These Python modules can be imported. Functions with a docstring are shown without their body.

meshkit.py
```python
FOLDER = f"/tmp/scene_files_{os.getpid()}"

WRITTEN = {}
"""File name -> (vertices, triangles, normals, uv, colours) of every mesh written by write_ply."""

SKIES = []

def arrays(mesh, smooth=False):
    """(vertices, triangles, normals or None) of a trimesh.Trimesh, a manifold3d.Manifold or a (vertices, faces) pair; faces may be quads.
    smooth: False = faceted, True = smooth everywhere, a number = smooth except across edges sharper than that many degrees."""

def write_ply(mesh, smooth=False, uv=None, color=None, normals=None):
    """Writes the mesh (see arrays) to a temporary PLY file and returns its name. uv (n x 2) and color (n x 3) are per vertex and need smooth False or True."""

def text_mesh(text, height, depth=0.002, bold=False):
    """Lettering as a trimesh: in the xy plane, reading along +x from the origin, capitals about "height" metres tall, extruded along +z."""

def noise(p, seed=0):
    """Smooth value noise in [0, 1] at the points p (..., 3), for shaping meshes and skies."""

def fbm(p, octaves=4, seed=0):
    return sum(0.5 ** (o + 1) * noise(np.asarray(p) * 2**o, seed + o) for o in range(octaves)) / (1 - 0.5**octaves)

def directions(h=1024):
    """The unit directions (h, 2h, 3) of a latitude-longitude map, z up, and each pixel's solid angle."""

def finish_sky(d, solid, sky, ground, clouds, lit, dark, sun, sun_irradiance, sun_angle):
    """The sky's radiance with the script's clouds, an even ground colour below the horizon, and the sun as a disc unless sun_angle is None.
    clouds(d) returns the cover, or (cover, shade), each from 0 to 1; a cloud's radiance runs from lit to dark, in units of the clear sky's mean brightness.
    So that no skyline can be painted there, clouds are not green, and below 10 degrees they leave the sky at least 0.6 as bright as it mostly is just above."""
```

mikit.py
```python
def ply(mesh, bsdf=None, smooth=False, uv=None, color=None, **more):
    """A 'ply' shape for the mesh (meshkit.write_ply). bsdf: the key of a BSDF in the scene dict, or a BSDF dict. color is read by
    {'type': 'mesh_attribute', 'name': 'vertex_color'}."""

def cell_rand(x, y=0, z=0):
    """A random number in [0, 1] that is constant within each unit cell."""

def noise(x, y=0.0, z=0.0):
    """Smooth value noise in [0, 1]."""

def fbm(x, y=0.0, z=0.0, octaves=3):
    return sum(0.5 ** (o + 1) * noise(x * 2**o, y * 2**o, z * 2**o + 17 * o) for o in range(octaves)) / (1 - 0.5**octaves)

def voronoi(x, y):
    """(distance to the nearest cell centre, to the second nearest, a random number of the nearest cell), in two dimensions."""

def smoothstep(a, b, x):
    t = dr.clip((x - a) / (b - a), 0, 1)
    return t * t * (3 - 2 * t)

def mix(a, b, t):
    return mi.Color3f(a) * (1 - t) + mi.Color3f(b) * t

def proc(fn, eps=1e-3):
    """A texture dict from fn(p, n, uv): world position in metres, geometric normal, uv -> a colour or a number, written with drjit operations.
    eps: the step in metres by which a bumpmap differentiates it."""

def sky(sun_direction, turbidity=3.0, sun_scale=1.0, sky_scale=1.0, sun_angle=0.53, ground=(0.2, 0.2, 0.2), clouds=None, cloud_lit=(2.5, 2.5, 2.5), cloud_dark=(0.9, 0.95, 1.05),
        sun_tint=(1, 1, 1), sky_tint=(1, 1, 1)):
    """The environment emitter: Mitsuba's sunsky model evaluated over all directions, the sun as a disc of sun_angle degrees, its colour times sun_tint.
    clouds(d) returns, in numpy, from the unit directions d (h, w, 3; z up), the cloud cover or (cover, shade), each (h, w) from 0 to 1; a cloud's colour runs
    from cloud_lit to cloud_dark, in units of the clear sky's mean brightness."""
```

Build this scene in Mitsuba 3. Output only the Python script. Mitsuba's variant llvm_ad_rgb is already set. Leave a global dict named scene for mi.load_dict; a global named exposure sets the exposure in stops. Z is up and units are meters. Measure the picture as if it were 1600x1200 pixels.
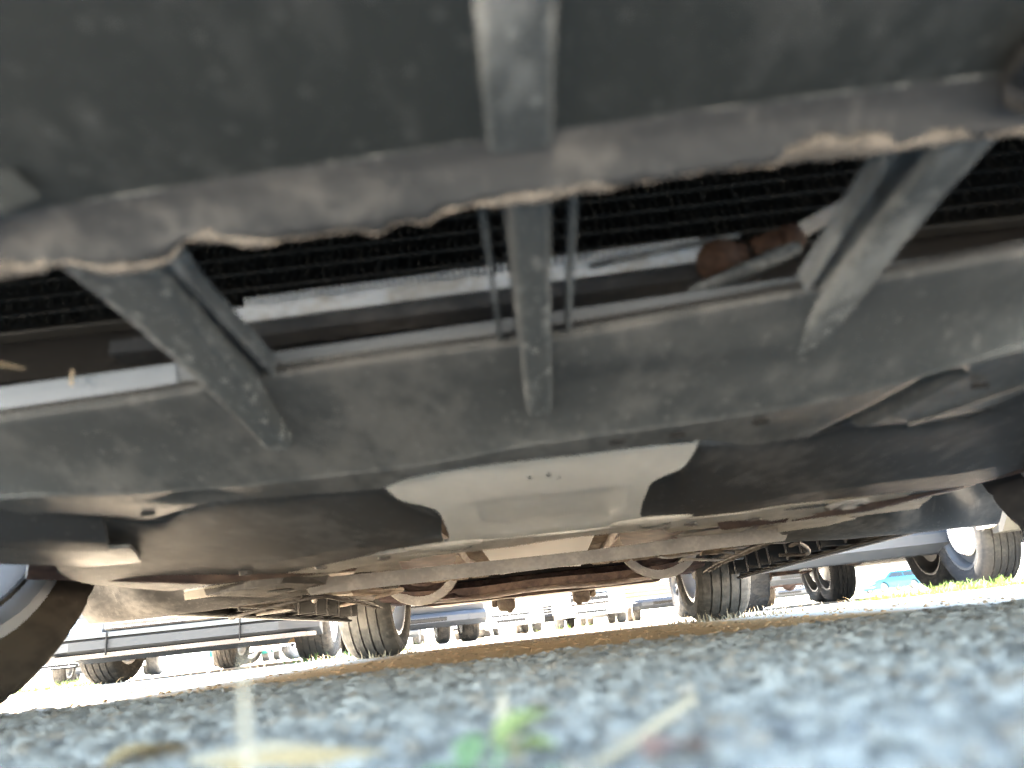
import math, random
import numpy as np, trimesh, manifold3d as m3, mitsuba as mi, mikit, meshkit
import drjit as dr
from mikit import noise, fbm, voronoi, smoothstep, mix, proc
T = mi.ScalarTransform4f
random.seed(7); rng = np.random.default_rng(7)
scene, labels = {}, {}

# ------------------------------------------------------------------ camera, sky, exposure
CAM_H = 0.042
right = np.array([0.99357517, 0.11276097, -0.00966204])
FWD = np.array([-0.00966204, 0.95068499, 0.31000759]); UP = np.array([0.11276097, -0.30700873, 0.94500297])
scene['camera'] = {'type': 'thinlens', 'fov': 2 * math.degrees(math.atan(800 / 1186.0)), 'fov_axis': 'x', 'aperture_radius': 0.0027, 'focus_distance': 2.6,
                   'near_clip': 0.01, 'far_clip': 3000.0,
                   'to_world': T().look_at(origin=[0, 0, CAM_H], target=[float(FWD[0]), float(FWD[1]), CAM_H + float(FWD[2])], up=[float(v) for v in UP])}
SUN_EL, SUN_AZ = math.radians(62), math.radians(30)          # the sun stands behind the car, a little to the left
SUN = [-math.sin(SUN_AZ) * math.cos(SUN_EL), math.cos(SUN_AZ) * math.cos(SUN_EL), math.sin(SUN_EL)]
scene['sky'] = mikit.sky(SUN, turbidity=3.0, sky_tint=(1.25, 1.0, .735), sun_tint=(1.0, .99, .96))
exposure = 6.0

# ------------------------------------------------------------------ helpers
def ply(mesh, b, **k): return mikit.ply(mesh, 'mat_' + b, **k)
def numbered(k):
    if k not in scene and k not in labels and not any(s.startswith(k + '__') for s in scene): return k
    i = 1
    while f'{k}_{i:03d}' in scene or f'{k}_{i:03d}' in labels or any(s.startswith(f'{k}_{i:03d}__') for s in scene): i += 1
    return f'{k}_{i:03d}'
_count = {}
def partkey(parent, name):
    k = f'{parent}__{name}'; n = _count.get(k, 0); _count[k] = n + 1
    return k if n == 0 else f'{k}_{n:03d}'
def thing(name, label, cat, group=None):
    key = numbered(name); labels[key] = {'label': label, 'category': cat}
    if group: labels[key]['group'] = group
    return key
def obj(parent, name, mesh, bsdf, smooth=35, label=None, kind=None, M=None, **kw):
    k = partkey(parent, name); d = mesh if isinstance(mesh, dict) else ply(mesh, bsdf, smooth=smooth, **kw)
    scene[k] = {**d, 'to_world': M} if M is not None else d
    if label or kind: labels[k] = {a: b for a, b in (('label', label), ('kind', kind)) if b}
    return k
def single(name, mesh, bsdf, label, cat, group=None, smooth=35, kind=None, **kw):
    key = numbered(name); scene[key] = ply(mesh, bsdf, smooth=smooth, **kw)
    labels[key] = {a: b for a, b in (('label', label), ('category', cat), ('group', group), ('kind', kind)) if b}
    return key
def struct(name, mesh, bsdf, smooth=False, **kw):
    scene[name] = ply(mesh, bsdf, smooth=smooth, **kw); labels[name] = {'kind': 'structure'}

def cat(*ms): return trimesh.util.concatenate([m for m in ms])
def tm(v, f): return trimesh.Trimesh(np.asarray(v, float), np.asarray(f, int), process=False)
def grid_faces(nu, nv, off=0, close_u=False):
    f = []
    U = nu if close_u else nu - 1
    i, j = np.meshgrid(np.arange(U), np.arange(nv - 1), indexing='ij'); i, j = i.ravel(), j.ravel(); i2 = (i + 1) % nu
    a, b, c, d = i * nv + j, i2 * nv + j, i2 * nv + j + 1, i * nv + j + 1
    return np.vstack([np.c_[a, b, c], np.c_[a, c, d]]) + off
def bbox(c, s, b=0.0):
    c, s = np.array(c, float), np.array(s, float) / 2
    b = min(b, *(s * .95))
    if b <= 0: m = trimesh.creation.box(extents=s * 2)
    else:
        P = []
        for sx in (-1, 1):
            for sy in (-1, 1):
                for sz in (-1, 1):
                    q = np.array([sx, sy, sz])
                    for k in range(3):
                        o = np.full(3, b); o[k] = 0; P.append(q * (s - o))
        m = trimesh.convex.convex_hull(np.array(P))
    m.apply_translation(c); return m
def hull(pts): return trimesh.convex.convex_hull(np.array(pts, float))
def resample(c, n):
    c = np.asarray(c, float); d = np.r_[0, np.cumsum(np.linalg.norm(np.diff(c, axis=0), axis=1))]; t = np.linspace(0, d[-1], n)
    from scipy.interpolate import PchipInterpolator
    return PchipInterpolator(d, c, axis=0)(t)
def loft(curves, n=60, sub=6, th=0.004, fn=None, soft=True, up=(0, 0, 1)):
    """A sheet of thickness th through curves (each across the car), its rims closed."""
    from scipy.interpolate import PchipInterpolator
    C = np.array([resample(c, n) for c in curves]); k = len(C)
    if k > 2 and soft: G = PchipInterpolator(np.arange(k), C, axis=0)(np.linspace(0, k - 1, (k - 1) * sub + 1))
    else:
        t = np.linspace(0, k - 1, (k - 1) * sub + 1); i = np.minimum(t.astype(int), k - 2); w = (t - i)[:, None, None]
        G = C[i] * (1 - w) + C[i + 1] * w
    if fn is not None: G = fn(G)
    a, b = G.shape[:2]; lo = G.reshape(-1, 3); hi = lo + np.array(up) * th
    f1 = grid_faces(a, b); f2 = grid_faces(a, b, a * b)[:, ::-1]
    idx = np.arange(a * b).reshape(a, b)
    loop = np.r_[idx[0, :], idx[1:, -1], idx[-1, -2::-1], idx[-2:0:-1, 0]]; nx = np.roll(loop, -1)
    side = np.vstack([np.c_[loop, loop + a * b, nx], np.c_[nx, loop + a * b, nx + a * b]])
    return tm(np.vstack([lo, hi]), np.vstack([f1, f2, side]))
def tube(pts, r, n=10, caps=True):
    p = np.asarray(pts, float); t = np.gradient(p, axis=0); t /= np.linalg.norm(t, axis=1, keepdims=True) + 1e-12
    a = np.cross(t, [0.13, 0.31, 0.94]); a /= np.linalg.norm(a, axis=1, keepdims=True) + 1e-9; b = np.cross(t, a)
    th = np.arange(n) * 2 * math.pi / n; r = np.broadcast_to(r, (len(p),))[:, None, None]
    v = p[:, None] + r * (np.cos(th)[None, :, None] * a[:, None] + np.sin(th)[None, :, None] * b[:, None])
    v = v.transpose(1, 0, 2).reshape(-1, 3); f = grid_faces(n, len(p), close_u=True); L = len(p)
    if caps:
        v = np.vstack([v, p[0], p[-1]]); k = n * L
        f = np.vstack([f, [[(i * L), k, ((i + 1) % n) * L] for i in range(n)], [[i * L + L - 1, ((i + 1) % n) * L + L - 1, k + 1] for i in range(n)]])
    return tm(v, f)
def lathe(prof, n=64, closed=False, mod=None):
    """Profile of (x, r) turned about the x axis."""
    P = np.asarray(prof, float)
    if closed: P = np.vstack([P, P[:1]])
    th = np.arange(n) * 2 * math.pi / n; x, r = P[:, 0], P[:, 1]
    R = np.tile(r, (n, 1))
    if mod is not None: R = mod(np.tile(x, (n, 1)), R, np.arange(n)[:, None])
    v = np.stack([np.tile(x, (n, 1)), R * np.sin(th)[:, None], -R * np.cos(th)[:, None]], -1).reshape(-1, 3)
    return tm(v, grid_faces(n, len(P), close_u=True))
def man(m): 
    q = m.to_mesh(); return tm(q.vert_properties[:, :3], q.tri_verts)
def prism_x(poly, x0, x1, ndiv=0):
    """(y, z) outline extruded from x0 to x1, as a manifold."""
    cs = m3.CrossSection([np.asarray(poly, float)], m3.FillRule.NonZero)
    m = m3.Manifold.extrude(cs, x1 - x0, ndiv)                 # (y, z, x)
    return m.transform(np.array([[0, 0, 1, x0], [1, 0, 0, 0], [0, 1, 0, 0]], float))
def cyl_x(yc, zc, r, x0, x1, n=48): 
    t = np.arange(n) * 2 * math.pi / n
    return prism_x(np.c_[yc + r * np.cos(t), zc + r * np.sin(t)], x0, x1)
def moved(m, loc=(0, 0, 0), rz=0.0, s=1.0, ry=0.0, rx=0.0):
    m = m.copy(); M = trimesh.transformations.euler_matrix(rx, ry, rz); M[:3, :3] *= s; M[:3, 3] = loc; m.apply_transform(M); return m
def N(p, f=1.0, o=3): return meshkit.fbm(np.asarray(p) * f, o) if hasattr(meshkit, 'fbm') else 0

# ------------------------------------------------------------------ materials
def two(b): return {'type': 'twosided', 'bsdf': b}
def rgb(*c): return {'type': 'rgb', 'value': list(c)}
def plain(name, c, rough=.5, metallic=0., spec=.5, **k):
    scene['mat_' + name] = two({'type': 'principled', 'base_color': c if isinstance(c, dict) else rgb(*c), 'roughness': rough, 'metallic': metallic, 'specular': spec, **k})
def dusty(name, base, dust, amount, rough=.55, scale=18., speck=.5, spec=.4, metallic=0.):
    """Base colour with patches, streaks and specks of dust: matter with a grain of its own."""
    def fn(p, n, uv):
        a = fbm(p.x * scale, p.y * scale * .7, p.z * scale, 4)
        b = fbm(p.x * scale * 6 + 9, p.y * scale * 3, p.z * scale * 6, 3)
        t = smoothstep(.62 - amount * .5, .9 - amount * .35, a * .75 + b * .35)
        d1, d2, c = voronoi(p.x * 90, p.y * 75 + p.z * 60)
        s = smoothstep(.30, .12, d1) * smoothstep(.80, .86, c) * speck
        e1, e2, g = voronoi(p.x * 260 + 3, p.y * 210 + p.z * 170)
        s = dr.maximum(s, smoothstep(.3, .15, e1) * smoothstep(.72, .8, g) * speck * .7)
        t = dr.clip(t * .85 + s + (b - .5) * .35 * amount, 0, 1)
        return mix(base, dust, t)
    scene['mat_' + name] = two({'type': 'principled', 'base_color': proc(fn), 'roughness': rough, 'specular': spec, 'metallic': metallic})
dusty('plastic_dark', (.026, .030, .030), (.075, .078, .077), .18, .5, 16, .5)
dusty('plastic_lip', (.038, .040, .043), (.085, .084, .083), .22, .6, 30, .6)
dusty('dirt_crust', (.11, .098, .086), (.23, .20, .17), .5, .9, 60, .1)
dusty('plastic_tray', (.064, .070, .073), (.14, .142, .140), .32, .40, 12, .40)
dusty('plastic_cover', (.034, .038, .043), (.10, .10, .10), .2, .5, 12, .3)
dusty('cover_dusty', (.055, .059, .062), (.125, .127, .126), .3, .5, 12, .25)
dusty('strut_plastic', (.060, .068, .072), (.22, .23, .23), .3, .5, 22, .6)
dusty('beige_dust', (.44, .41, .36), (.60, .56, .50), .45, .6, 22, .15)
dusty('plate_metal', (.70, .685, .64), (.80, .78, .73), .45, .55, 12, .12)
dusty('brace_metal', (.36, .345, .33), (.50, .48, .45), .35, .5, 30, .3)
dusty('floor_dust', (.17, .14, .12), (.36, .30, .24), .4, .6, 9, .3)
dusty('floor_dark', (.055, .050, .046), (.15, .135, .12), .35, .6, 20, .3)
dusty('brown_metal', (.075, .052, .050), (.20, .14, .11), .25, .5, 9, .2)
dusty('flap_dirt', (.048, .047, .048), (.125, .12, .115), .42, .7, 20, .6)
dusty('rust', (.030, .014, .008), (.07, .034, .018), .5, .75, 60, .3)
dusty('tyre', (.040, .040, .040), (.12, .108, .095), .35, .8, 10, .2)
dusty('tyre_brown', (.075, .058, .042), (.15, .115, .08), .4, .85, 10, .2)
dusty('tyre_mud', (.026, .020, .015), (.06, .047, .033), .4, .85, 10, .15)
dusty('tyre_grey', (.065, .066, .064), (.15, .145, .135), .4, .85, 10, .1)
dusty('tyre_black', (.017, .020, .026), (.042, .043, .046), .35, .8, 10, .1)
dusty('tyre_hazed', (.10, .10, .10), (.20, .19, .18), .5, .85, 10, .1)  # far tyres coloured paler to paint in haze and glare
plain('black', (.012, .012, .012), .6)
plain('fin_dark', (.050, .049, .044), .6, .1)
plain('aluminium', (.80, .83, .86), .5, .3)
plain('coated_dark', (.13, .15, .17), .45)
plain('coated_lit', (.17, .205, .25), .4, .2)  # lighter copy of the crossmember coat, with the left end's brightness painted in
dusty('rail_metal', (.66, .71, .76), (.42, .42, .40), .4, .5, 40, .5)
plain('rim_silver', (.70, .71, .73), .35, .6)
plain('rim_grey', (.30, .32, .35), .4, .3)
plain('rim_dark', (.06, .062, .065), .4, .4)
plain('grey_trim', (.042, .045, .050), .5)
plain('bluegrey_steel', (.065, .075, .092), .5, .2)
plain('paint_white', (.60, .61, .62), .25, clearcoat=.8)
plain('paint_silver', (.085, .092, .10), .3, .3, clearcoat=.6)
plain('paint_grey', (.18, .19, .20), .28, .3, clearcoat=.6)
plain('paint_dark', (.03, .034, .04), .22, .2, clearcoat=.8)
plain('paint_blue', (.006, .10, .16), .28, .2, clearcoat=.6)
plain('paint_teal', (.02, .16, .15), .28, .2, clearcoat=.6)
plain('glass_dark', (.02, .025, .03), .06, 0., .6)
plain('lamp', (.62, .64, .66), .12, .3)
plain('orange_steel', (.42, .26, .10), .6)
plain('plank', (.42, .32, .19), .7)
plain('leaf_dull', (.22, .26, .16), .6); plain('leaf_bright', (.30, .34, .13), .5); plain('leaf_green', (.17, .25, .12), .5); plain('grass', (.13, .24, .045), .55)
plain('straw', (.42, .345, .24), .7); plain('leaf_red', (.27, .16, .125), .7); plain('leaf_dry', (.40, .29, .15), .7)
scene['mat_stones'] = two({'type': 'principled', 'base_color': {'type': 'mesh_attribute', 'name': 'vertex_color'}, 'roughness': .6, 'specular': .4})
def f_asphalt(p, n, uv):
    a = fbm(p.x * 3, p.y * 3, 0, 3); d1, d2, c = voronoi(p.x * 85, p.y * 85)
    col = mix((.09, .09, .088), (.44, .435, .42), smoothstep(.05, .25, d2 - d1) * (.25 + .75 * c))
    return mix(col, (.34, .27, .18), smoothstep(.5, .8, a) * .35)
scene['mat_asphalt'] = two({'type': 'principled', 'base_color': proc(f_asphalt), 'roughness': .75, 'specular': .3})
def f_dirt(p, n, uv):
    a = fbm(p.x * 1.7, p.y * 1.7, 0, 4); b = fbm(p.x * 45, p.y * 45, 0, 3); d1, d2, c = voronoi(p.x * 60, p.y * 60)
    col = mix((.30, .185, .09), (.50, .34, .19), a * .7 + b * .5 - .1)
    far = smoothstep(.42, .56, a * .5 + .5 * noise(p.x * .55 + 7, p.y * .55 + 3))
    car_shade = smoothstep(.80, .60, dr.abs(p.x + .3 * (a - .5))) * smoothstep(4.7, 4.2, p.y + .5 * (b - .5))  # dirt is coloured orange in the car's shade, paler where the sun falls
    col = mix(col, mix((.36, .345, .31), (.47, .455, .415), b), dr.maximum(1 - car_shade, far * .25) * (.75 + .25 * far))
    return mix(col, (.20, .13, .08), smoothstep(.3, .1, d1) * smoothstep(.8, .95, c) * .5)
scene['mat_dirt'] = two({'type': 'principled', 'base_color': proc(f_dirt), 'roughness': .9, 'specular': .15})

# ------------------------------------------------------------------ ground
def height(x, y):
    return 0.012 * np.sin(x * .31 + 1.3) * np.sin(y * .23)* np.clip((np.hypot(x, y) - 8) / 20, 0, 1)
gx = np.unique(np.r_[-600, -200, -80, np.arange(-30, 30.1, 1.5), 80, 200, 600]); gy = np.unique(np.r_[-400, -100, -30, np.arange(-10, 45, 1.5), 60, 120, 300, 900])
X, Y = np.meshgrid(gx, gy, indexing='ij')
struct('ground', tm(np.stack([X, Y, height(X, Y)], -1).reshape(-1, 3), grid_faces(len(gx), len(gy))), 'dirt')
# asphalt: a sheet 5 mm thick with a crumbled far edge
def edge_y(x): return 1.20 + .07 * np.sin(x * 1.9 + .6) + .035 * np.sin(x * 13) + .02 * np.sin(x * 41 + 1) + .012 * np.sin(x * 97)
ex = np.unique(np.r_[-60, -20, np.arange(-5, 5.01, .02), 20, 60])
rows = [np.c_[ex, np.full(len(ex), -60.), np.full(len(ex), .005)], np.c_[ex, np.full(len(ex), -2.), np.full(len(ex), .005)]]
for s in np.linspace(0, 1, 24): rows.append(np.c_[ex, -.2 + s * (edge_y(ex) + .2), .005 + 0 * ex])
rows.append(np.c_[ex, edge_y(ex) + .008, -.006 + 0 * ex])
V = np.array(rows); V[2:-1, :, 2] += .002 * np.sin(V[2:-1, :, 0] * 23) * np.sin(V[2:-1, :, 1] * 31)
struct('asphalt_pavement', tm(V.reshape(-1, 3), grid_faces(V.shape[0], V.shape[1])), 'asphalt')

ICO = trimesh.creation.icosahedron(); IV, IF = np.array(ICO.vertices), np.array(ICO.faces)
def pebbles(P, size, flat, cols, sink):
    n = len(P); V = np.repeat(IV[None], n, 0) * (1 + .28 * rng.standard_normal((n, 12, 1)).clip(-1.5, 1.5))
    V *= size[:, None, None] * np.stack([rng.uniform(.7, 1.35, n), rng.uniform(.7, 1.35, n), np.full(n, 1.) * flat], -1)[:, None]
    a = rng.uniform(0, 6.28, n); c, s = np.cos(a)[:, None], np.sin(a)[:, None]
    V = np.stack([V[..., 0] * c - V[..., 1] * s, V[..., 0] * s + V[..., 1] * c, V[..., 2]], -1)
    V += np.c_[P, -sink][:, None]
    F = (IF[None] + 12 * np.arange(n)[:, None, None]).reshape(-1, 3)
    return tm(V.reshape(-1, 3), F), np.repeat(cols, 12, 0)
pts = []
for y0, y1, sp in ((.02, .5, .0080), (.5, .9, .0105), (.9, 1.5, .0135)):
    xs = np.arange(-.78 * y1 - .35, .78 * y1 + .35, sp); ys = np.arange(y0, y1, sp); a, b = np.meshgrid(xs, ys); q = np.c_[a.ravel(), b.ravel()]; q += rng.uniform(-.5, .5, q.shape) * sp
    q = q[np.abs(q[:, 0]) < .78 * q[:, 1] + .30]; q = q[q[:, 1] < edge_y(q[:, 0]) + .01]; pts.append(np.c_[q, np.full(len(q), sp)])
pts = np.vstack(pts); n = len(pts)
size = pts[:, 2] * rng.uniform(.42, .95, n)
g = rng.beta(2.6, 2.2, n) * .28 + .17; g = np.where(rng.uniform(0, 1, n) < .10, g * .45, g); warm = rng.uniform(0, 1, n) < .16
cols = np.c_[g, g * .95, g * .84]; cols[warm] = np.c_[g, g * .84, g * .66][warm]
tan = (.5 + .5 * np.sin(pts[:, 0] * 3.1 + 2) ) * np.clip((pts[:, 1] - .75) / .6, 0, 1) * rng.uniform(0, 1, n) > .33
cols[tan] = cols[tan] * .4 + np.array([.27, .19, .11]) * .6
msh, vc = pebbles(pts[:, :2], size, .62, cols, -(.0045 - size * .22 + rng.uniform(-.0015, .0025, n)))
scene['gravel'] = ply(msh, 'stones', smooth=False, color=vc); labels['gravel'] = {'label': 'worn grey stone chips packed in the asphalt in the foreground', 'category': 'gravel', 'kind': 'stuff'}
# loose crumbs of orange dirt behind the asphalt edge
m_ = 9000; q = np.c_[rng.uniform(-4, 4, m_), 1.3 + 3.6 * rng.uniform(0, 1, m_) ** 1.4]; q = q[np.abs(q[:, 0]) < .85 * q[:, 1] + .3]; q = q[q[:, 1] > edge_y(q[:, 0]) - .12]
sz = .0016 + .0055 * rng.uniform(0, 1, len(q)) ** 4; cl = np.array([.42, .27, .14]) * rng.uniform(.5, 1.35, (len(q), 1))
msh, vc = pebbles(q, sz, .7, cl, -(.15 * sz))
scene['dirt_crumbs'] = ply(msh, 'stones', smooth=False, color=vc); labels['dirt_crumbs'] = {'label': 'loose orange dirt crumbs under the car behind the asphalt edge', 'category': 'dirt', 'kind': 'stuff'}

# ------------------------------------------------------------------ wheels
def tyre_mesh(R, w, rim, seg=96, grooves=4, sipe=0.004, every=6, block=False):
    h = w / 2; top = []
    tw = h * .80
    if grooves:
        gp = np.linspace(-tw * .66, tw * .66, grooves); gw = .0042
        xs = [(-tw, R - .006)]
        for gx_ in gp: xs += [(gx_ - gw, R - .0005), (gx_ - gw * .8, R - .008), (gx_ + gw * .8, R - .008), (gx_ + gw, R - .0005)]
        xs += [(tw, R - .006)]
    else: xs = [(-tw, R - .006), (-tw * .5, R), (0, R), (tw * .5, R), (tw, R - .006)]
    s = R - rim
    left = [(-h * .80, rim - .008), (-h * .84, rim + .004), (-h * .97, rim + s * .22), (-h * 1.02, rim + s * .48), (-h * .985, rim + s * .74), (-h * .90, R - .016)]
    P = left + xs + [(-a, b) for a, b in left[::-1]] + [(h * .7, rim - .01), (-h * .7, rim - .01)]
    def mod(x, r, i):
        out = r.copy(); sh = (np.abs(x) > tw * .72) & (r > R - .03)
        if block: out = np.where((np.abs(x) > tw * .45) & (r > R - .03) & ((i // 2 + (x > 0)) % 3 == 0), r - .013, out)
        elif sipe: out = np.where(sh & (i % every == 0), r - sipe, out)
        return out
    return lathe(P, seg, closed=True, mod=mod)
def rim_mesh(rim, w, spokes=5, out=1, style='alloy'):
    """Barrel, lips and spokes; out=+1: the face looks to +x."""
    h = w / 2; b = [(-h * .86, rim + .006), (-h * .86, rim - .010), (-h * .74, rim - .018), (-h * .3, rim - .032), (h * .5, rim - .032), (h * .74, rim - .018), (h * .86, rim - .010), (h * .86, rim + .006), (h * .7, rim - .002), (-h * .7, rim - .002)]
    ms = [lathe(b, 64, closed=True)]
    if style == 'steel':
        P = [(h * .35, rim - .03), (h * .30, rim - .06), (h * .42, rim * .55), (h * .55, rim * .45), (h * .50, .04), (h * .46, .04), (h * .5, rim * .42), (h * .38, rim * .55), (h * .26, rim - .06), (h * .30, rim - .03)]
        ms.append(lathe(P, 48, closed=True))
    else:
        ms.append(lathe([(h * .45, .0005), (h * .62, .055), (h * .52, .07), (h * .40, .07), (h * .35, .0005)], 32))
        for k in range(spokes):
            for s in (-.16, .16) if spokes <= 6 else (0,):
                a = 2 * math.pi * k / spokes + .3; c = np.array([[0, 0, 0]])
                def P(r, da, x): return (x, r * math.sin(a + da), -r * math.cos(a + da))
                pts_ = []
                for r, wd, x in ((.05, .016, h * .55), (rim - .022, .016, h * .68)):
                    for dd in (-1, 1):
                        for xx in (0, -.022): pts_.append(P(r, s * (r / rim) + dd * wd / r, x + xx))
                ms.append(hull(pts_))
    m = cat(*ms)
    if out < 0: m.apply_transform(np.diag([-1, 1, 1, 1.])); m.invert()
    return m
_wc = {}
def wheel(parent, x, y, R, w, rim, out, tyre='tyre', rimmat='rim_silver', style='alloy', spokes=5, steer=0., seg=96, grooves=4, cap=None, block=False, z=0., every=6, hubmat='rim_dark', camber=0., seam=False):
    kk = (R, w, rim, out, style, spokes, seg, grooves, block, every)
    if kk not in _wc: _wc[kk] = (tyre_mesh(R, w, rim, seg, grooves, every=every, block=block), rim_mesh(rim, w, spokes, out, style), lathe([(-w * .30 * out, .0005), (-w * .30 * out, rim * .62), (-w * .16 * out, rim * .62), (-w * .16 * out, .05), (w * .2 * out, .05), (w * .2 * out, .0005)], 40))
    t, r, h = _wc[kk]
    def put(m): return moved(m, (x, y, R + z), steer, ry=camber)
    k = partkey(parent, 'wheel'); scene[k] = ply(PL(put(h)), hubmat, smooth=30)
    obj(k, 'tyre', PL(put(t)), tyre, 28); obj(k, 'rim', PL(put(r)), rimmat, 30)
    if seam: obj(k, 'rim_seam', PL(put(lathe([(-out * w * .37, rim - .0275), (-out * w * .37, rim - .034), (-out * w * .34, rim - .034), (-out * w * .34, rim - .0275)], 64, closed=True))), 'black', 30)
    if cap:
        c = lathe([(out * w * .28, .001), (out * w * .52, .03), (out * w * .50, cap * .6), (out * w * .42, cap * .9), (out * w * .25, cap)], 40); obj(k, 'hub_cap', PL(put(c)), 'paint_white', 40)
    return k
_place = [None]
def PL(m):
    if _place[0] is None: return m
    m = m.copy(); m.apply_transform(_place[0]); return m

# ================================================================== THE CAR OVERHEAD
car = thing('parked_car', 'dark parked car seen from below, its dusty undertray and struts filling the picture', 'car')
# --- body shell, hollow before the engine bay's rear wall
prof = [(.085, .60), (.11, .70), (.30, .80), (1.15, .98), (1.35, 1.02), (2.15, 1.44), (2.6, 1.50), (3.4, 1.47), (4.15, 1.12), (4.46, 1.0), (4.52, .62), (4.48, .34), (4.30, .30), (1.48, .315), (1.30, .36), (1.28, .62), (.62, .74), (.30, .70)]
B = prism_x(prof, -.90, .90, 8)
for yc in (.92, 3.66):
    for s in (-1, 1): B -= cyl_x(yc, .335, .385, *((-.92, -.60) if s < 0 else (.60, .92)))
side = m3.Manifold()
for s in (-1, 1):   # front wings down beside the engine bay
    x0, x1 = (-.90, -.62) if s < 0 else (.62, .90)
    w_ = prism_x([(.30, .69), (1.30, .74), (1.40, .30), (1.28, .22), (.30, .30)], x0, x1) - cyl_x(.92, .335, .385, x0 - .05, x1 + .05)
    B += w_
B = B.refine_to_length(.12).warp_batch(lambda v: np.c_[v[:, 0] * (1 - .26 * np.clip((v[:, 2] - .95) / .55, 0, 1) - .05 * np.clip((.9 - v[:, 1]) / .9, 0, 1) ** 2 - .06 * np.clip((v[:, 1] - 3.7) / .8, 0, 1) ** 2), v[:, 1] + .16 * (v[:, 0] / .9) ** 2 * np.clip((.9 - v[:, 1]) / .9, 0, 1), v[:, 2]])
obj(car, 'body', man(B), 'paint_dark', 30)
def pane(pts, name='window'):
    p = np.array(pts, float); nrm = np.cross(p[1] - p[0], p[2] - p[0]); nrm /= np.linalg.norm(nrm)
    c = p.mean(0) - [0, 2.6, .8]
    if np.dot(nrm, c) < 0: nrm = -nrm
    obj(car, name, hull(np.vstack([p + nrm * .004, p - nrm * .01])), 'glass_dark', False)
pane([(-.72, 1.42, 1.055), (.72, 1.42, 1.055), (.63, 2.1, 1.415), (-.63, 2.1, 1.415)], 'windscreen')
for s in (-1, 1): pane([(s * .868, 1.6, 1.04), (s * .868, 2.55, 1.04), (s * .70, 2.55, 1.42), (s * .715, 2.2, 1.40)]); pane([(s * .868, 2.62, 1.04), (s * .868, 3.6, 1.04), (s * .71, 3.35, 1.42), (s * .70, 2.62, 1.42)])

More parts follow.
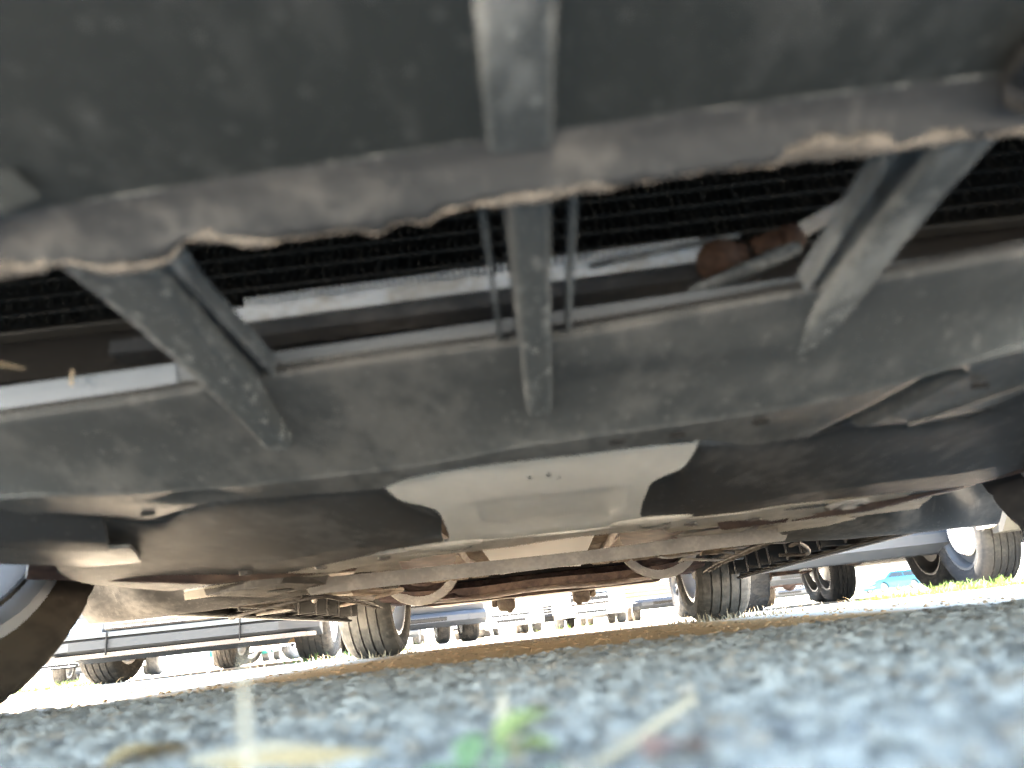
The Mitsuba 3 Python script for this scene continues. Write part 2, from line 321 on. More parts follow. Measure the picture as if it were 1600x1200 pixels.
# --- front bumper: face above, underside, crease and dusty lip
nb = 180
bx = np.linspace(-.84, .84, nb)
def sweep(x): return .10 * (np.abs(x) / .84) ** 2.2 + .040 * (-x)       # the bumper's plan curve
def bcurve(y, z, k=1.0): return np.c_[bx, y + k * sweep(bx), np.full(nb, z)]
obj(car, 'bumper', loft([bcurve(.10, .60), bcurve(.055, .45), bcurve(.05, .33), bcurve(.075, .262), bcurve(.12, .241), bcurve(.19, .2385), bcurve(.2668, .2362)], nb, 5, .005), 'plastic_dark', 40)
# the lip hangs behind the crease; its rim is chipped and caked with dirt
nl = 700; lx = np.linspace(-.84, .84, nl)
def chips(x):
    z_ = 0 * x; c = .0045 * (meshkit.fbm(np.c_[x * 8, z_, z_ + 2], 3) - .5) + .0032 * (meshkit.fbm(np.c_[x * 60, z_ + 4, z_], 3) - .5) + .0022 * (meshkit.fbm(np.c_[x * 240, z_, z_ + 8], 2) - .5)
    return c + .010 * np.exp(-((x + .17) / .022) ** 4) + .006 * np.exp(-((x + .09) / .05) ** 4) - .006 * np.exp(-((x + .135) / .016) ** 2) + .0045 * np.exp(-((x + .055) / .007) ** 2) + .006 * np.exp(-((x + .035) / .008) ** 2) + .004 * np.exp(-((x - .02) / .016) ** 2)
def lcurve(y, z, j=0.): return np.c_[lx, y + sweep(lx) + j * chips(lx), z - .25 * j * chips(lx) * (j > .5)]
lip = loft([lcurve(.2672, .2400), lcurve(.2690, .2366), lcurve(.2765, .2335), lcurve(.2845, .2275, .2), lcurve(.290, .2235, .7), lcurve(.2945, .2255, 1.), lcurve(.293, .232, 1.)], nl, 4, .003)
rngl = np.random.default_rng(3); v = lip.vertices.copy(); nn = meshkit.fbm(v * 170, 3) - .5; v[:, 2] -= .0022 * nn * (v[:, 1] - sweep(v[:, 0]) > .280); lip.vertices = v
obj(car, 'bumper_lip', lip, 'plastic_lip', 50, label='dust-caked chipped lower lip of the front bumper')
cx_ = np.linspace(-.66, .66, 1400); cn = meshkit.fbm(np.c_[cx_ * 14, 0 * cx_, 0 * cx_ + 3], 4); cn2 = meshkit.fbm(np.c_[cx_ * 120, 0 * cx_ + 5, 0 * cx_], 3)
cw = np.clip(.0035 + .036 * (cn - .46) + .008 * (cn2 - .5), .0005, .014)
def ccurve(t, dz): return np.c_[cx_, .2940 + sweep(cx_) + chips(cx_) - t * cw, .2236 - .25 * chips(cx_) - dz - .0018 * (cn2 - .35) * (1 - t) - .0004 * t + .0016 * np.clip((.0026 - cw) / .0020, 0, 1)]
obj(car, 'dirt_crust', loft([ccurve(-.04, -.006), ccurve(-.06, -.002), ccurve(.0, .0006), ccurve(.35, .0010), ccurve(.75, .0008), ccurve(1, -.0012)], 1400, 3, .0015), 'dirt_crust', 60, label='pale crust of caked dirt along the chipped bumper lip')
obj(car, 'crease_bead', tube(np.c_[bx, .2674 + sweep(bx), np.full(nb, .2360)], .0009 * np.clip(meshkit.fbm(np.c_[bx * 55, 0 * bx, 0 * bx], 3) * 1.6 - .35, .15, 1), 8), 'strut_plastic', 60)
obj(car, 'bumper_rib', loft([[(.001, .085, .250), (.012, .085, .2375), (.032, .085, .2375), (.043, .085, .250)], [(-.003, .2, .246), (.003, .2, .2335), (.022, .2, .2335), (.029, .2, .246)], [(-.004, .274, .240), (.000, .274, .2335), (.023, .274, .2335), (.028, .274, .240)]], 16, 6, .003, soft=False), 'strut_plastic', 30)
# corner recesses of the bumper: a round tow-eye cover on the right, a duct blade on the left
obj(car, 'tow_eye_cover', lathe([(0, .0005), (0, .028), (.003, .031), (.008, .031)], 32).apply_transform(trimesh.transformations.euler_matrix(0, math.pi / 2, 0)).apply_translation((.232, .246, .2325)), 'black', 30)
obj(car, 'duct_blade', hull([(-.245, .262, .2365), (-.19, .25, .2365), (-.185, .262, .230), (-.25, .285, .2285)]), 'plastic_dark', 20)

# --- struts across the intake
def strut(xa0, xa1, ya, xb0, xb1, yb, walls, za=.2262, zb=.1925):
    k = partkey(car, 'strut'); ym = .46; 
    def lerp(a, b, t): return a + (b - a) * t
    curves = []
    for t in np.linspace(0, 1, 7):
        y = lerp(ya, yb, t); l, r = lerp(xa0, xb0, t), lerp(xa1, xb1, t); z = za + (zb - za) * t ** 1.5; b = (r - l) * .20
        curves.append([(l, y, z + .024), (l + .0012, y, z + .0055), (l + b, y, z), (r - b, y, z), (r - .0012, y, z + .0055), (r, y, z + .024)])
    scene[k] = ply(loft(curves, 26, 3, .003, soft=False), 'strut_plastic', smooth=40)
    for (wx0, wx1, y0, y1) in walls:
        obj(k, 'side_wall', hull([(wx0, y0, .2285), (wx0 + .0028, y0, .2285), (wx0, y0, .240), (wx0 + .0028, y0, .240), (wx1, y1, .2225), (wx1 + .0028, y1, .2225), (wx1, y1, .238), (wx1 + .0028, y1, .238)]), 'strut_plastic', False)
strut(-.214, -.164, .305, -.200, -.178, .56, [(-.163, -.1665, .312, .494)])
strut(.001, .026, .299, .002, .0235, .545, [(-.0095, -.0105, .305, .470), (.0335, .0345, .303, .466)])
strut(.197, .227, .290, .186, .212, .575, [(.178, .182, .300, .443)])

# --- radiator behind the intake: tubes and fins
rad = partkey(car, 'radiator')
scene[rad] = ply(cat(bbox((0, .585, .50), (1.12, .02, .44)), bbox((-.585, .56, .50), (.05, .06, .46), .01), bbox((.585, .56, .50), (.05, .06, .46), .01)), 'black', smooth=False)
for k in range(14):
    obj(rad, 'tube', bbox((0, .5575, .312 + k * .0145), (1.12, .018, .0034), .0015), 'fin_dark', False)
fv, ff = [], []
for k in range(14):
    z0, z1 = .3139 + k * .0145, .3103 + (k + 1) * .0145
    x = np.arange(-.56, .56, .0032); z = np.where(np.arange(len(x)) % 2, z0, z1); yj = .0012 * rng.standard_normal(len(x)) * (meshkit.fbm(np.c_[x * 9, 0 * x + k, 0 * x], 2) > .52); x = x + .0006 * rng.standard_normal(len(x))
    o = sum(len(a) for a in fv); a = np.c_[x, np.full(len(x), .5455) + yj, z]; b = np.c_[x, np.full(len(x), .556), z]; fv += [a, b]; L = len(x); i = np.arange(L - 1)
    ff.append(np.vstack([np.c_[i, i + 1, i + L], np.c_[i + 1, i + L + 1, i + L]]) + o)
obj(rad, 'cooling_fins', tm(np.vstack(fv), np.vstack(ff)), 'fin_dark', False, kind='stuff')
# the bright bottom rail, tilted towards the ground in front, with its comb of fin ends
def rail(x0, x1, y0, z0a, z0b, h, tilt, th=.006):
    p = []
    for x, z in ((x0, z0a), (x1, z0b)):
        for dy, dz in ((0, 0), (-h * math.sin(tilt), h * math.cos(tilt))): p += [(x, y0 + dy, z + dz), (x, y0 + dy + th, z + dz + .001)]
    return hull(p)
obj(rad, 'bottom_rail', rail(-.275, .150, .522, .2835, .2925, .0115, .22), 'rail_metal', False, label='bright bare metal bottom rail of the radiator')
for k, x in enumerate(np.arange(-.20, .146, .0046)):
    z = .2955 + (x + .275) / .425 * .009
    obj(rad, 'fin_end', hull([(x, .519, z), (x + .0022, .519, z), (x, .519, z + .0062), (x + .0022, .519, z + .0062), (x, .54, z), (x + .0022, .54, z), (x, .54, z + .0066), (x + .0022, .54, z + .0066)]), 'aluminium', False)
obj(rad, 'lower_bar', hull([(-.30, .515, .268), (-.30, .515, .279), (.19, .515, .276), (.19, .515, .287), (-.30, .54, .268), (-.30, .54, .279), (.19, .54, .276), (.19, .54, .287)]), 'plastic_cover', False)
# crossmember over the tray's front edge, its left end coloured lighter to paint in the brighter light there
obj(car, 'crossmember', hull([(-.238, .50, .231), (-.238, .494, .244), (.45, .46, .252), (.45, .462, .236), (-.238, .54, .235), (.45, .52, .24)]), 'coated_dark', False)
obj(car, 'edge_gap_strip', tube([(x, y + .001, z + .0060) for x, y, z in [(-.70, .55, .228), (-0.444, 0.513, 0.222), (-0.366, 0.503, 0.222), (-0.234, 0.49, 0.222), (-0.164, 0.48, 0.222), (-0.01, 0.466, 0.222), (0.191, 0.437, 0.222), (0.305, 0.416, 0.222), (.66, .40, .227)]], .0018, 8), 'black', 60)  # black strip added as the dark gap above the tray's front edge
obj(car, 'lit_crossmember_end', hull([(-.62, .522, .2185), (-.62, .515, .2465), (-.240, .496, .2475), (-.240, .50, .2300), (-.62, .55, .225), (-.240, .54, .236)]), 'coated_lit', False)
# corroded hose joint and pale pipes on the right
obj(car, 'corroded_joint', cat(moved(trimesh.creation.icosphere(2, .0165), (.153, .50, .2795)), tube([(.153, .50, .280), (.172, .50, .2825)], .010, 12), tube([(.178, .497, .2828), (.196, .492, .285)], [.0095, .0105], 12), moved(trimesh.creation.icosphere(2, .0108), (.2035, .490, .2865))), 'rust', 40, label='rusty brown hose joint beside the radiator rail')
obj(car, 'coolant_pipe', tube([(.205, .488, .288), (.225, .482, .295), (.26, .47, .306)], .0060, 12), 'brace_metal', 60)
obj(car, 'coolant_pipe', tube([(.125, .485, .253), (.16, .485, .262), (.19, .485, .272), (.205, .485, .276)], [.003, .0055, .006, .005], 12), 'strut_plastic', 60)
obj(car, 'coolant_pipe', tube([(.06, .50, .288), (.12, .498, .2935), (.17, .495, .296)], .0022, 8), 'strut_plastic', 60)

# --- front undertray
TRAY_A = [(-.75, .56, .228), (-0.444, 0.513, 0.222), (-0.366, 0.503, 0.222), (-0.234, 0.49, 0.222), (-0.164, 0.48, 0.222), (-0.01, 0.466, 0.222), (0.036, 0.462, 0.222), (0.191, 0.437, 0.222), (0.241, 0.428, 0.222), (0.305, 0.416, 0.222), (0.355, 0.407, 0.222), (.70, .40, .228)]
TRAY_B = [(-.77, .60, .214), (-0.465, 0.555, 0.207), (-0.391, 0.55, 0.207), (-0.256, 0.556, 0.207), (-0.106, 0.552, 0.207), (0.013, 0.53, 0.207), (0.131, 0.512, 0.207), (0.235, 0.489, 0.207), (0.327, 0.465, 0.207), (0.382, 0.452, 0.207), (.72, .45, .214)]
TRAY_C = [(-.79, .62, .195), (-0.46, 0.575, 0.186), (-0.401, 0.585, 0.184), (-0.333, 0.612, 0.184), (-0.268, 0.628, 0.184), (-0.126, 0.640, 0.184), (0.009, 0.60, 0.184), (0.135, 0.589, 0.184), (0.211, 0.566, 0.184), (0.272, 0.537, 0.184), (0.329, 0.487, 0.184), (0.369, 0.46, 0.184), (.74, .47, .195)]
TRAY_D = [(-.80, .66, .196), (-0.489, 0.62, 0.183), (-0.424, 0.64, 0.181), (-0.385, 0.677, 0.181), (-0.366, 0.715, 0.181), (-0.287, 0.672, 0.181), (-0.23, 0.678, 0.181), (-0.143, 0.690, 0.181), (-0.106, 0.663, 0.181), (0.008, 0.635, 0.181), (0.144, 0.642, 0.181), (0.207, 0.682, 0.181), (0.255, 0.676, 0.181), (0.30, 0.655, 0.181), (0.374, 0.650, 0.181), (0.393, 0.62, 0.181), (0.405, 0.569, 0.181), (0.435, 0.535, 0.181), (.76, .56, .196)]
def trayfn(G):
    x, y = G[..., 0], G[..., 1]; z = G[..., 2]
    # a hollow running fore and aft on the right and shallow swellings
    d = (x - (.308 - .25 * (y - .53))) ; z = z + .012 * np.exp(-(d / .0125) ** 6) * np.clip((y - .522) / .012, 0, 1)
    z = z - .0035 * np.exp(-((x - .118) / .11) ** 6) * np.exp(-((y - .487) / .02) ** 2) + .0015 * np.sin(x * 19 + 1) * np.sin(y * 37)
    d2 = (x - (-.30 + .5 * (y - .62))); z = z + .006 * np.exp(-(d2 / .03) ** 2) * np.exp(-((y - .645) / .018) ** 2)
    G = G.copy(); G[..., 2] = z; return G
obj(car, 'undertray', loft([[(x, y + .004, z + .006) for x, y, z in TRAY_A], TRAY_A, TRAY_B, TRAY_C], 320, 14, .004, fn=trayfn), 'plastic_tray', 60)
obj(car, 'undertray_rim', loft([[(x, y - .003, z + .0012) for x, y, z in TRAY_C], TRAY_D], 640, 14, .004, fn=trayfn), 'plastic_tray', 40)
obj(car, 'hollow_shade_strip', loft([[(.3135, .530, .1985), (.305, .530, .1985), (.297, .530, .1985)], [(.295, .60, .1925), (.287, .60, .1925), (.278, .60, .1925)], [(.288, .642, .1915), (.277, .642, .1915), (.264, .642, .1915)]], 12, 6, .002), 'plastic_cover', 40)  # dark strip laid in the hollow to paint in its shading
for x, y in ((-.355, .69), (.075, .612), (.19, .60), (.345, .56), (.125, .615)):
    obj(car, 'drain_slot', bbox((x, y, .1815), (.014, .006, .004), .002), 'black', 30)
obj(car, 'tray_seam', hull([(.335, .66, .1775), (.43, .52, .183), (.338, .662, .1775), (.434, .522, .183), (.335, .66, .184), (.434, .522, .19)]), 'plastic_tray', False)
# --- air deflectors and side covers before the wheels
obj(car, 'air_deflector', loft([[(-.60, .50, .190), (-0.47, 0.56, 0.186), (-0.439, 0.611, 0.1855), (-0.415, 0.658, 0.1855), (-0.402, 0.695, 0.185)], [(-.64, .55, .172), (-0.51, 0.615, 0.168), (-0.478, 0.665, 0.167), (-0.446, 0.715, 0.167), (-0.425, 0.75, 0.168)], [(-.65, .58, .168), (-0.529, 0.65, 0.1655), (-0.493, 0.70, 0.1655), (-0.468, 0.748, 0.1655), (-0.444, 0.785, 0.166)]], 40, 6, .004), 'plastic_cover', 40)
obj(car, 'arch_liner', loft([[(-.80, .60, .172), (-.535, .66, .1665), (-.497, .71, .1665), (-.46, .765, .1665), (-.425, .79, .168)], [(-.82, .70, .172), (-.60, .74, .166), (-.55, .80, .165), (-.515, .86, .1645), (-.46, .88, .166)], [(-.83, .76, .25), (-.63, .76, .24), (-.585, .83, .22), (-.552, .93, .20), (-.53, 1.0, .19)]], 40, 6, .004), 'plastic_tray', 40)
LC_T = [(-0.425, 0.705, 0.19), (-0.416, 0.744, 0.19), (-0.386, 0.775, 0.19), (-0.333, 0.732, 0.19), (-0.278, 0.705, 0.19), (-0.216, 0.724, 0.19), (-0.151, 0.74, 0.19), (-0.135, 0.832, 0.188), (-0.112, 0.922, 0.186)]
LC_M = [(-.50, .80, .176), (-.49, .88, .176), (-.46, .93, .1765), (-.38, .90, .176), (-.305, .87, .176), (-.235, .865, .176), (-.175, .87, .176), (-.140, .91, .176), (-.117, .955, .175)]
LC_B = [(-0.545, 0.86, 0.166), (-0.585, 1.004, 0.165), (-0.56, 1.15, 0.165), (-0.428, 1.112, 0.165), (-0.333, 1.02, 0.165), (-0.244, 0.974, 0.165), (-0.177, 0.967, 0.165), (-0.119, 0.966, 0.165)]
LC_E = [(-.57, .90, .166), (-0.605, 1.06, 0.163), (-0.59, 1.24, 0.163), (-0.467, 1.215, 0.163), (-0.353, 1.14, 0.163), (-0.256, 1.07, 0.163), (-0.186, 1.01, 0.163), (-0.121, 0.995, 0.163)]
obj(car, 'side_cover', loft([[(x, y, z + .02) for x, y, z in LC_T], LC_T, LC_M, LC_B], 90, 8, .004), 'cover_dusty', 45, label='dark splash cover left of the pale middle plate')
obj(car, 'cover_rim', loft([LC_B, LC_E], 90, 4, .004), 'cover_dusty', 40)
RC_T = [(0.132, 0.859, 0.188), (0.160, 0.833, 0.19), (0.158, 0.70, 0.19), (0.22, 0.720, 0.19), (0.261, 0.715, 0.19), (0.30, 0.70, 0.19), (0.399, 0.713, 0.19), (0.425, 0.687, 0.19), (0.456, 0.660, 0.19), (0.62, 0.62, 0.195)]
RC_M = [(.135, .94, .178), (.17, .915, .178), (.185, .85, .178), (.25, .85, .178), (.295, .83, .178), (.36, .815, .178), (.445, .82, .178), (.49, .80, .178), (.53, .76, .18), (.64, .70, .185)]
RC_B = [(0.138, 1.017, 0.166), (0.187, 1.002, 0.166), (0.218, 0.991, 0.166), (0.279, 0.972, 0.166), (0.329, 0.934, 0.166), (0.431, 0.921, 0.166), (0.504, 0.916, 0.166), (0.552, 0.89, 0.167), (0.564, 0.846, 0.168), (0.66, 0.74, 0.175)]
RC_E = [(0.144, 1.072, 0.164), (0.236, 1.081, 0.164), (0.324, 1.075, 0.164), (0.424, 1.10, 0.164), (0.53, 1.13, 0.164), (0.590, 1.07, 0.165), (0.60, 0.953, 0.167), (0.67, 0.80, 0.174)]
obj(car, 'side_cover', loft([[(x, y, z + .02) for x, y, z in RC_T], RC_T, RC_M, RC_B], 90, 8, .004), 'plastic_cover', 45, label='dark splash cover right of the pale middle plate')
obj(car, 'cover_rim', loft([RC_B, RC_E], 90, 4, .004), 'plastic_cover', 40)
obj(car, 'arch_liner', loft([[(.42, .665, .193), (.46, .60, .193), (.62, .52, .20)], [(.435, .71, .187), (.49, .66, .186), (.68, .60, .19)], [(.455, .73, .192), (.53, .70, .19), (.70, .66, .195)]], 30, 5, .004), 'plastic_cover', 40)
# --- pale middle plate
PL = PL
P0 = [(-0.14, 0.690, 0.190), (-0.112, 0.690, 0.19), (0.009, 0.671, 0.19), (0.103, 0.685, 0.19), (0.157, 0.685, 0.19)]
P1 = [(-0.132, 0.744, 0.180), (-0.09, 0.735, 0.18), (0.007, 0.720, 0.18), (0.107, 0.731, 0.18), (0.153, 0.743, 0.18)]
P2 = [(-0.103, 0.827, 0.174), (-0.060, 0.828, 0.174), (0.012, 0.815, 0.174), (0.085, 0.804, 0.174), (0.124, 0.80, 0.174)]
P3 = [(-0.116, 1.018, 0.166), (-0.05, 1.022, 0.166), (0.011, 1.015, 0.166), (0.094, 1.005, 0.166), (0.137, 1.00, 0.166)]
P4 = [(-0.20, 1.119, 0.164), (-0.094, 1.120, 0.164), (0.01, 1.105, 0.164), (0.147, 1.096, 0.164), (0.25, 1.081, 0.164)]
def platefn(G):
    G = G.copy(); x, y = G[..., 0], G[..., 1]
    G[..., 2] += .0065 * np.exp(-((x - .012) / .085) ** 10) * np.exp(-((y - .90) / .095) ** 8) + .0006 * np.sin(x * 60) * np.sin(y * 44); return G
obj(car, 'middle_plate', loft([[(x, y + .002, z + .012) for x, y, z in P0], P0, P1, P2, P3, P4], 90, 8, .004, fn=platefn), 'plate_metal', 40, label='pale dusty metal plate in the middle of the underside')
obj(car, 'gap_shade_strip', loft([[(-0.143, 0.688, 0.1835), (-0.106, 0.664, 0.1835), (0.008, 0.637, 0.1835), (0.144, 0.644, 0.1835)], [(-0.135, 0.686, 0.1885), (-0.106, 0.684, 0.1885), (0.009, 0.668, 0.1885), (0.152, 0.680, 0.1885)]], 40, 3, .003), 'black', 40)  # black strip that paints in the shade of the gap before the plate
for x, y in ((-.125, 1.045), (.155, 1.025)):
    b_ = moved(trimesh.creation.icosphere(3, 1.0), (0, 0, 0)); b_.vertices = b_.vertices * [.055, .020, .007] + [x, y, .1655]; obj(car, 'plate_boss', b_, 'beige_dust', 60)
for x, y in ((-.115, 1.085), (.165, 1.07)): obj(car, 'plate_hole', lathe([(0, .0005), (0, .022), (.003, .022)], 28).apply_transform(trimesh.transformations.euler_matrix(0, math.pi / 2, 0)).apply_translation((x, y, .1655)), 'black', False)
for x, y in ((.000, .716), (.018, .712), (.028, .73)): obj(car, 'plate_bolt_hole', bbox((x, y, .1805), (.003, .004, .004), .001), 'black', False)
# --- subframe flange, rear pan and brace bar
obj(car, 'subframe', loft([[(-0.606, 1.31, 0.164), (-0.368, 1.126, 0.164), (-0.252, 1.08, 0.164), (-0.12, 1.045, 0.1635), (0.01, 1.05, 0.1635), (0.141, 1.045, 0.1635), (0.273, 1.048, 0.164), (0.335, 1.024, 0.164), (.55, 1.05, .166)], [(-0.70, 1.52, 0.162), (-0.397, 1.30, 0.162), (-0.242, 1.175, 0.163), (-0.121, 1.150, 0.163), (0.019, 1.125, 0.163), (0.154, 1.115, 0.163), (0.341, 1.16, 0.163), (0.393, 1.26, 0.162), (.62, 1.26, .164)]], 80, 5, .006, fn=lambda G: G + np.stack([0 * G[..., 0], 0 * G[..., 0], .0012 * np.sin(G[..., 0] * 29) * np.sin(G[..., 1] * 40)], -1)), 'beige_dust', 40)
obj(car, 'gearbox_pan', hull([(-.13, 1.17, .172), (.17, 1.15, .172), (-.12, 1.40, .196), (.14, 1.38, .196), (-.15, 1.2, .26), (.2, 1.2, .26), (-.12, 1.5, .27), (.15, 1.5, .27)]), 'floor_dust', 20)
obj(car, 'brace_bar', loft([[(-0.45, 1.512, 0.1530), (-.30, 1.535, .1545), (0.008, 1.545, 0.1555), (0.10, 1.545, .1565), (.30, 1.52, .1555), (0.47, 1.492, 0.1545)], [(-0.47, 1.506, 0.184), (-.30, 1.53, .1835), (0.008, 1.54, 0.1815), (.1, 1.54, .1815), (.30, 1.515, .1835), (0.49, 1.486, 0.186)]], 60, 3, .006, up=(0, 1, 0)), 'brace_metal', 40)
for s in (-1, 1):
    for k, (a, b, w, z) in enumerate(((.27, 1.20, .07, .172), (.40, 1.30, .06, .176), (.33, 1.40, .08, .178), (.46, 1.44, .05, .176), (.55, 1.34, .045, .172))):
        j = .03 * math.sin(k * 3 + s); obj(car, 'bracket', hull([(s * a - w, b + j, z), (s * a + w, b - .03, z + .006), (s * a + w * .8, b + .10, z + .002), (s * a - w * .6, b + .13 + j, z + .008), (s * a, b + .05, z + .03)]), ('beige_dust', 'floor_dust', 'brace_metal')[k % 3], False)
    obj(car, 'control_arm', tube([(s * .30, 1.25, .185), (s * .48, 1.12, .182), (s * .66, .98, .19)], [.022, .028, .018], 12), 'brown_metal', 50)
obj(car, 'panel_clip', cat(lathe([(0, .0005), (0, .026), (.003, .028), (.006, .02)], 28).apply_transform(trimesh.transformations.euler_matrix(0, math.pi / 2, 0)), bbox((0, 0, -.004), (.02, .016, .010), .003)).apply_translation((.417, 1.03, .160)), 'brace_metal', 30)
obj(car, 'torn_flap', hull([(.395, 1.30, .1545), (.372, 1.11, .1625), (.44, 1.17, .160), (.508, 1.245, .1575), (.515, 1.25, .1585), (.485, 1.31, .157), (.40, 1.2, .166)]), 'beige_dust', False)

obj(car, 'bracket', hull([(-.55, 1.27, .152), (-.40, 1.19, .152), (-.36, 1.30, .152), (-.50, 1.42, .150), (-.57, 1.30, .172), (-.38, 1.17, .172), (-.36, 1.32, .172), (-.52, 1.44, .172)]), 'floor_dark', False)
obj(car, 'rubber_mount', moved(lathe([(0, .0005), (0, .022), (.012, .030), (.03, .032)], 24), (-.44, 1.31, .150), ry=-math.pi / 2), 'black', 30)
rc = np.random.default_rng(21)
for s in (-1, 1):       # hoses, cables, clips and brackets along the floor before the rear wheels
    for k in range(11):
        y = rc.uniform(1.75, 3.1); x = s * rc.uniform(.50, .70); z = .042 + y * math.tan(math.radians(rc.uniform(3.3, 4.8))); q = rc.uniform(-.12, .12, (4, 3)) * [1, 1.2, .10]
        c = np.array([x, y, z]); obj(car, 'hose', tube(resample(np.array([[-.14, -.2, 0], [-.05, -.06, .004], [.05, .07, -.004], [.14, .2, .004]]) * [s, 1, 1] * rc.uniform(.5, 1.1) + q + c, 14), rc.uniform(.004, .010), 8), ('floor_dust', 'floor_dark', 'brace_metal', 'floor_dark')[k % 4], 60)
    for k in range(9):
        y = rc.uniform(1.7, 3.0); x = s * rc.uniform(.48, .70); z = .046 + y * math.tan(math.radians(rc.uniform(3.4, 4.9))); w = rc.uniform(.02, .06)
        obj(car, 'clip_bracket', hull(np.array([[-w, -.03, 0], [w, -.02, .004], [w * .7, .05, .002], [-w * .8, .04, .006], [-w * .3, 0, .03], [w * .4, .01, .028]]) * [1, 1, 1] + [x, y, z]), ('floor_dust', 'floor_dark', 'beige_dust')[k % 3], False)
    for k in range(4): obj(car, 'bolt_head', moved(lathe([(0, .0005), (0, .009), (.006, .011), (.009, .011)], 6), (s * (.22 + .1 * k), 1.10 + .03 * (k % 2), .160), ry=-math.pi / 2), 'floor_dark', False)
    obj(car, 'heat_shield', loft([[(s * .20, 1.75, .245), (s * .30, 1.75, .232), (s * .40, 1.75, .25)], [(s * .22, 2.4, .262), (s * .33, 2.4, .252), (s * .44, 2.4, .265)], [(s * .24, 3.0, .285), (s * .36, 3.0, .272), (s * .48, 3.0, .285)]], 16, 6, .004), 'brown_metal', 40)

# --- floor, tank, springs, silencer
def floorfn(G):
    G = G.copy(); x, y = G[..., 0], G[..., 1]
    G[..., 2] += .05 * np.exp(-(x / .11) ** 4) + .004 * np.sin(x * 38) * (np.abs(x) > .2) + .003 * np.sin(y * 21); return G
obj(car, 'floor_pan', loft([[(x, 1.40, .275) for x in np.linspace(-.74, .74, 9)], [(x, 2.3, .272) for x in np.linspace(-.74, .74, 9)], [(x, 3.25, .285) for x in np.linspace(-.74, .74, 9)]], 90, 20, .006, fn=floorfn), 'floor_dust', 40)
obj(car, 'tunnel_shield', loft([[(x, 1.9, .275 - .012 * abs(x) / .15) for x in (-.15, -.08, 0, .08, .15)], [(x, 2.9, .262 - .012 * abs(x) / .15) for x in (-.15, -.08, 0, .08, .15)]], 24, 10, .004), 'aluminium', 40)
for s in (-1, 1):
    for k in range(3):
        xx = s * (.24 + .08 * k); obj(car, 'floor_rail', hull([(xx - .025, 1.62, .245 + .008 * k), (xx + .025, 1.62, .245 + .008 * k), (xx - .03, 3.1, .262), (xx + .03, 3.1, .262), (xx - .04, 1.6, .28), (xx + .04, 1.6, .28), (xx - .04, 3.15, .29), (xx + .04, 3.15, .29)]), 'floor_dust', False)
    for k in range(2):
        obj(car, 'brake_line', tube([(s * (.54 + .05 * k), 1.65, .19), (s * (.57 + .04 * k), 2.0, .19 + .006 * k), (s * (.60 + .03 * k), 2.7, .193), (s * (.66 + .02 * k), 3.2, .195)], .0045, 8), 'floor_dark', 60)
    # the round spring seat: a pale shield ring, open to the front, round a brown drum
    c = (s * .51, 3.40, .352); q = np.diag([1.12, 1, 1, 1]) @ trimesh.transformations.euler_matrix(0, 0, math.pi / 2 + s * .08)
    def turned(m): m = m.copy(); m.apply_transform(q); m.apply_translation(c); return m
    k_ = partkey(car, 'spring_seat'); scene[k_] = ply(turned(lathe([(-.07, .158), (-.07, .150), (-.06, .122), (.03, .118), (.10, .118), (.10, .126), (.03, .128), (-.05, .152), (-.06, .160)], 72, closed=True)), 'brace_metal', smooth=35)
    obj(k_, 'coil_spring', turned(cat(lathe([(-.02, .0005), (-.02, .112), (.12, .112)], 48), *[lathe([(a, r_ - .010), (a - .008, r_), (a, r_ + .010), (a + .008, r_)], 48, closed=True) for a, r_ in ((-.03, .096), (-.045, .070), (-.06, .044))])), 'brown_metal', 40)
    obj(car, 'trailing_arm', hull([(s * .36, 3.3, .205), (s * .72, 3.45, .22), (s * .70, 3.75, .22), (s * .30, 3.55, .215), (s * .4, 3.4, .25), (s * .7, 3.6, .26)]), 'brown_metal', False)
    obj(car, 'tow_hook', cat(lathe([(-.045, .0005), (-.045, .036), (-.03, .048), (.03, .048), (.045, .036), (.045, .0005)], 28).apply_translation((s * .195, 4.1, .200)), lathe([(-.012, .050), (-.012, .058), (.012, .058), (.012, .050)], 28, closed=True).apply_translation((s * .180, 4.1, .200)), bbox((s * .195 + .062 * s, 4.1, .205), (.03, .05, .06), .008)), 'floor_dust', 40)
obj(car, 'silencer', hull([(s * (.62 - q), y, z) for s in (-1, 1) for q, y, z in ((0, 3.78, .235), (0, 4.15, .24), (.06, 3.82, .205), (.06, 4.12, .208), (.05, 3.8, .30), (.05, 4.15, .31))]), 'brown_metal', 30)
obj(car, 'rear_crossmember', loft([[(-.70, 3.34, .235), (-.3, 3.36, .215), (0, 3.38, .222), (.3, 3.36, .215), (.70, 3.34, .235)], [(-.70, 3.48, .22), (-.3, 3.52, .198), (0, 3.54, .208), (.3, 3.52, .198), (.70, 3.48, .22)], [(-.70, 3.62, .235), (-.3, 3.7, .215), (0, 3.72, .225), (.3, 3.7, .215), (.70, 3.62, .235)]], 60, 6, .03), 'brown_metal', 40)
obj(car, 'rear_bumper', hull([(s * x, y, z) for s in (-1, 1) for x, y, z in ((.80, 4.28, .27), (.86, 4.40, .30), (.70, 4.54, .34), (.70, 4.55, .60), (.86, 4.40, .60), (.7, 4.36, .245))]), 'paint_dark', 30)

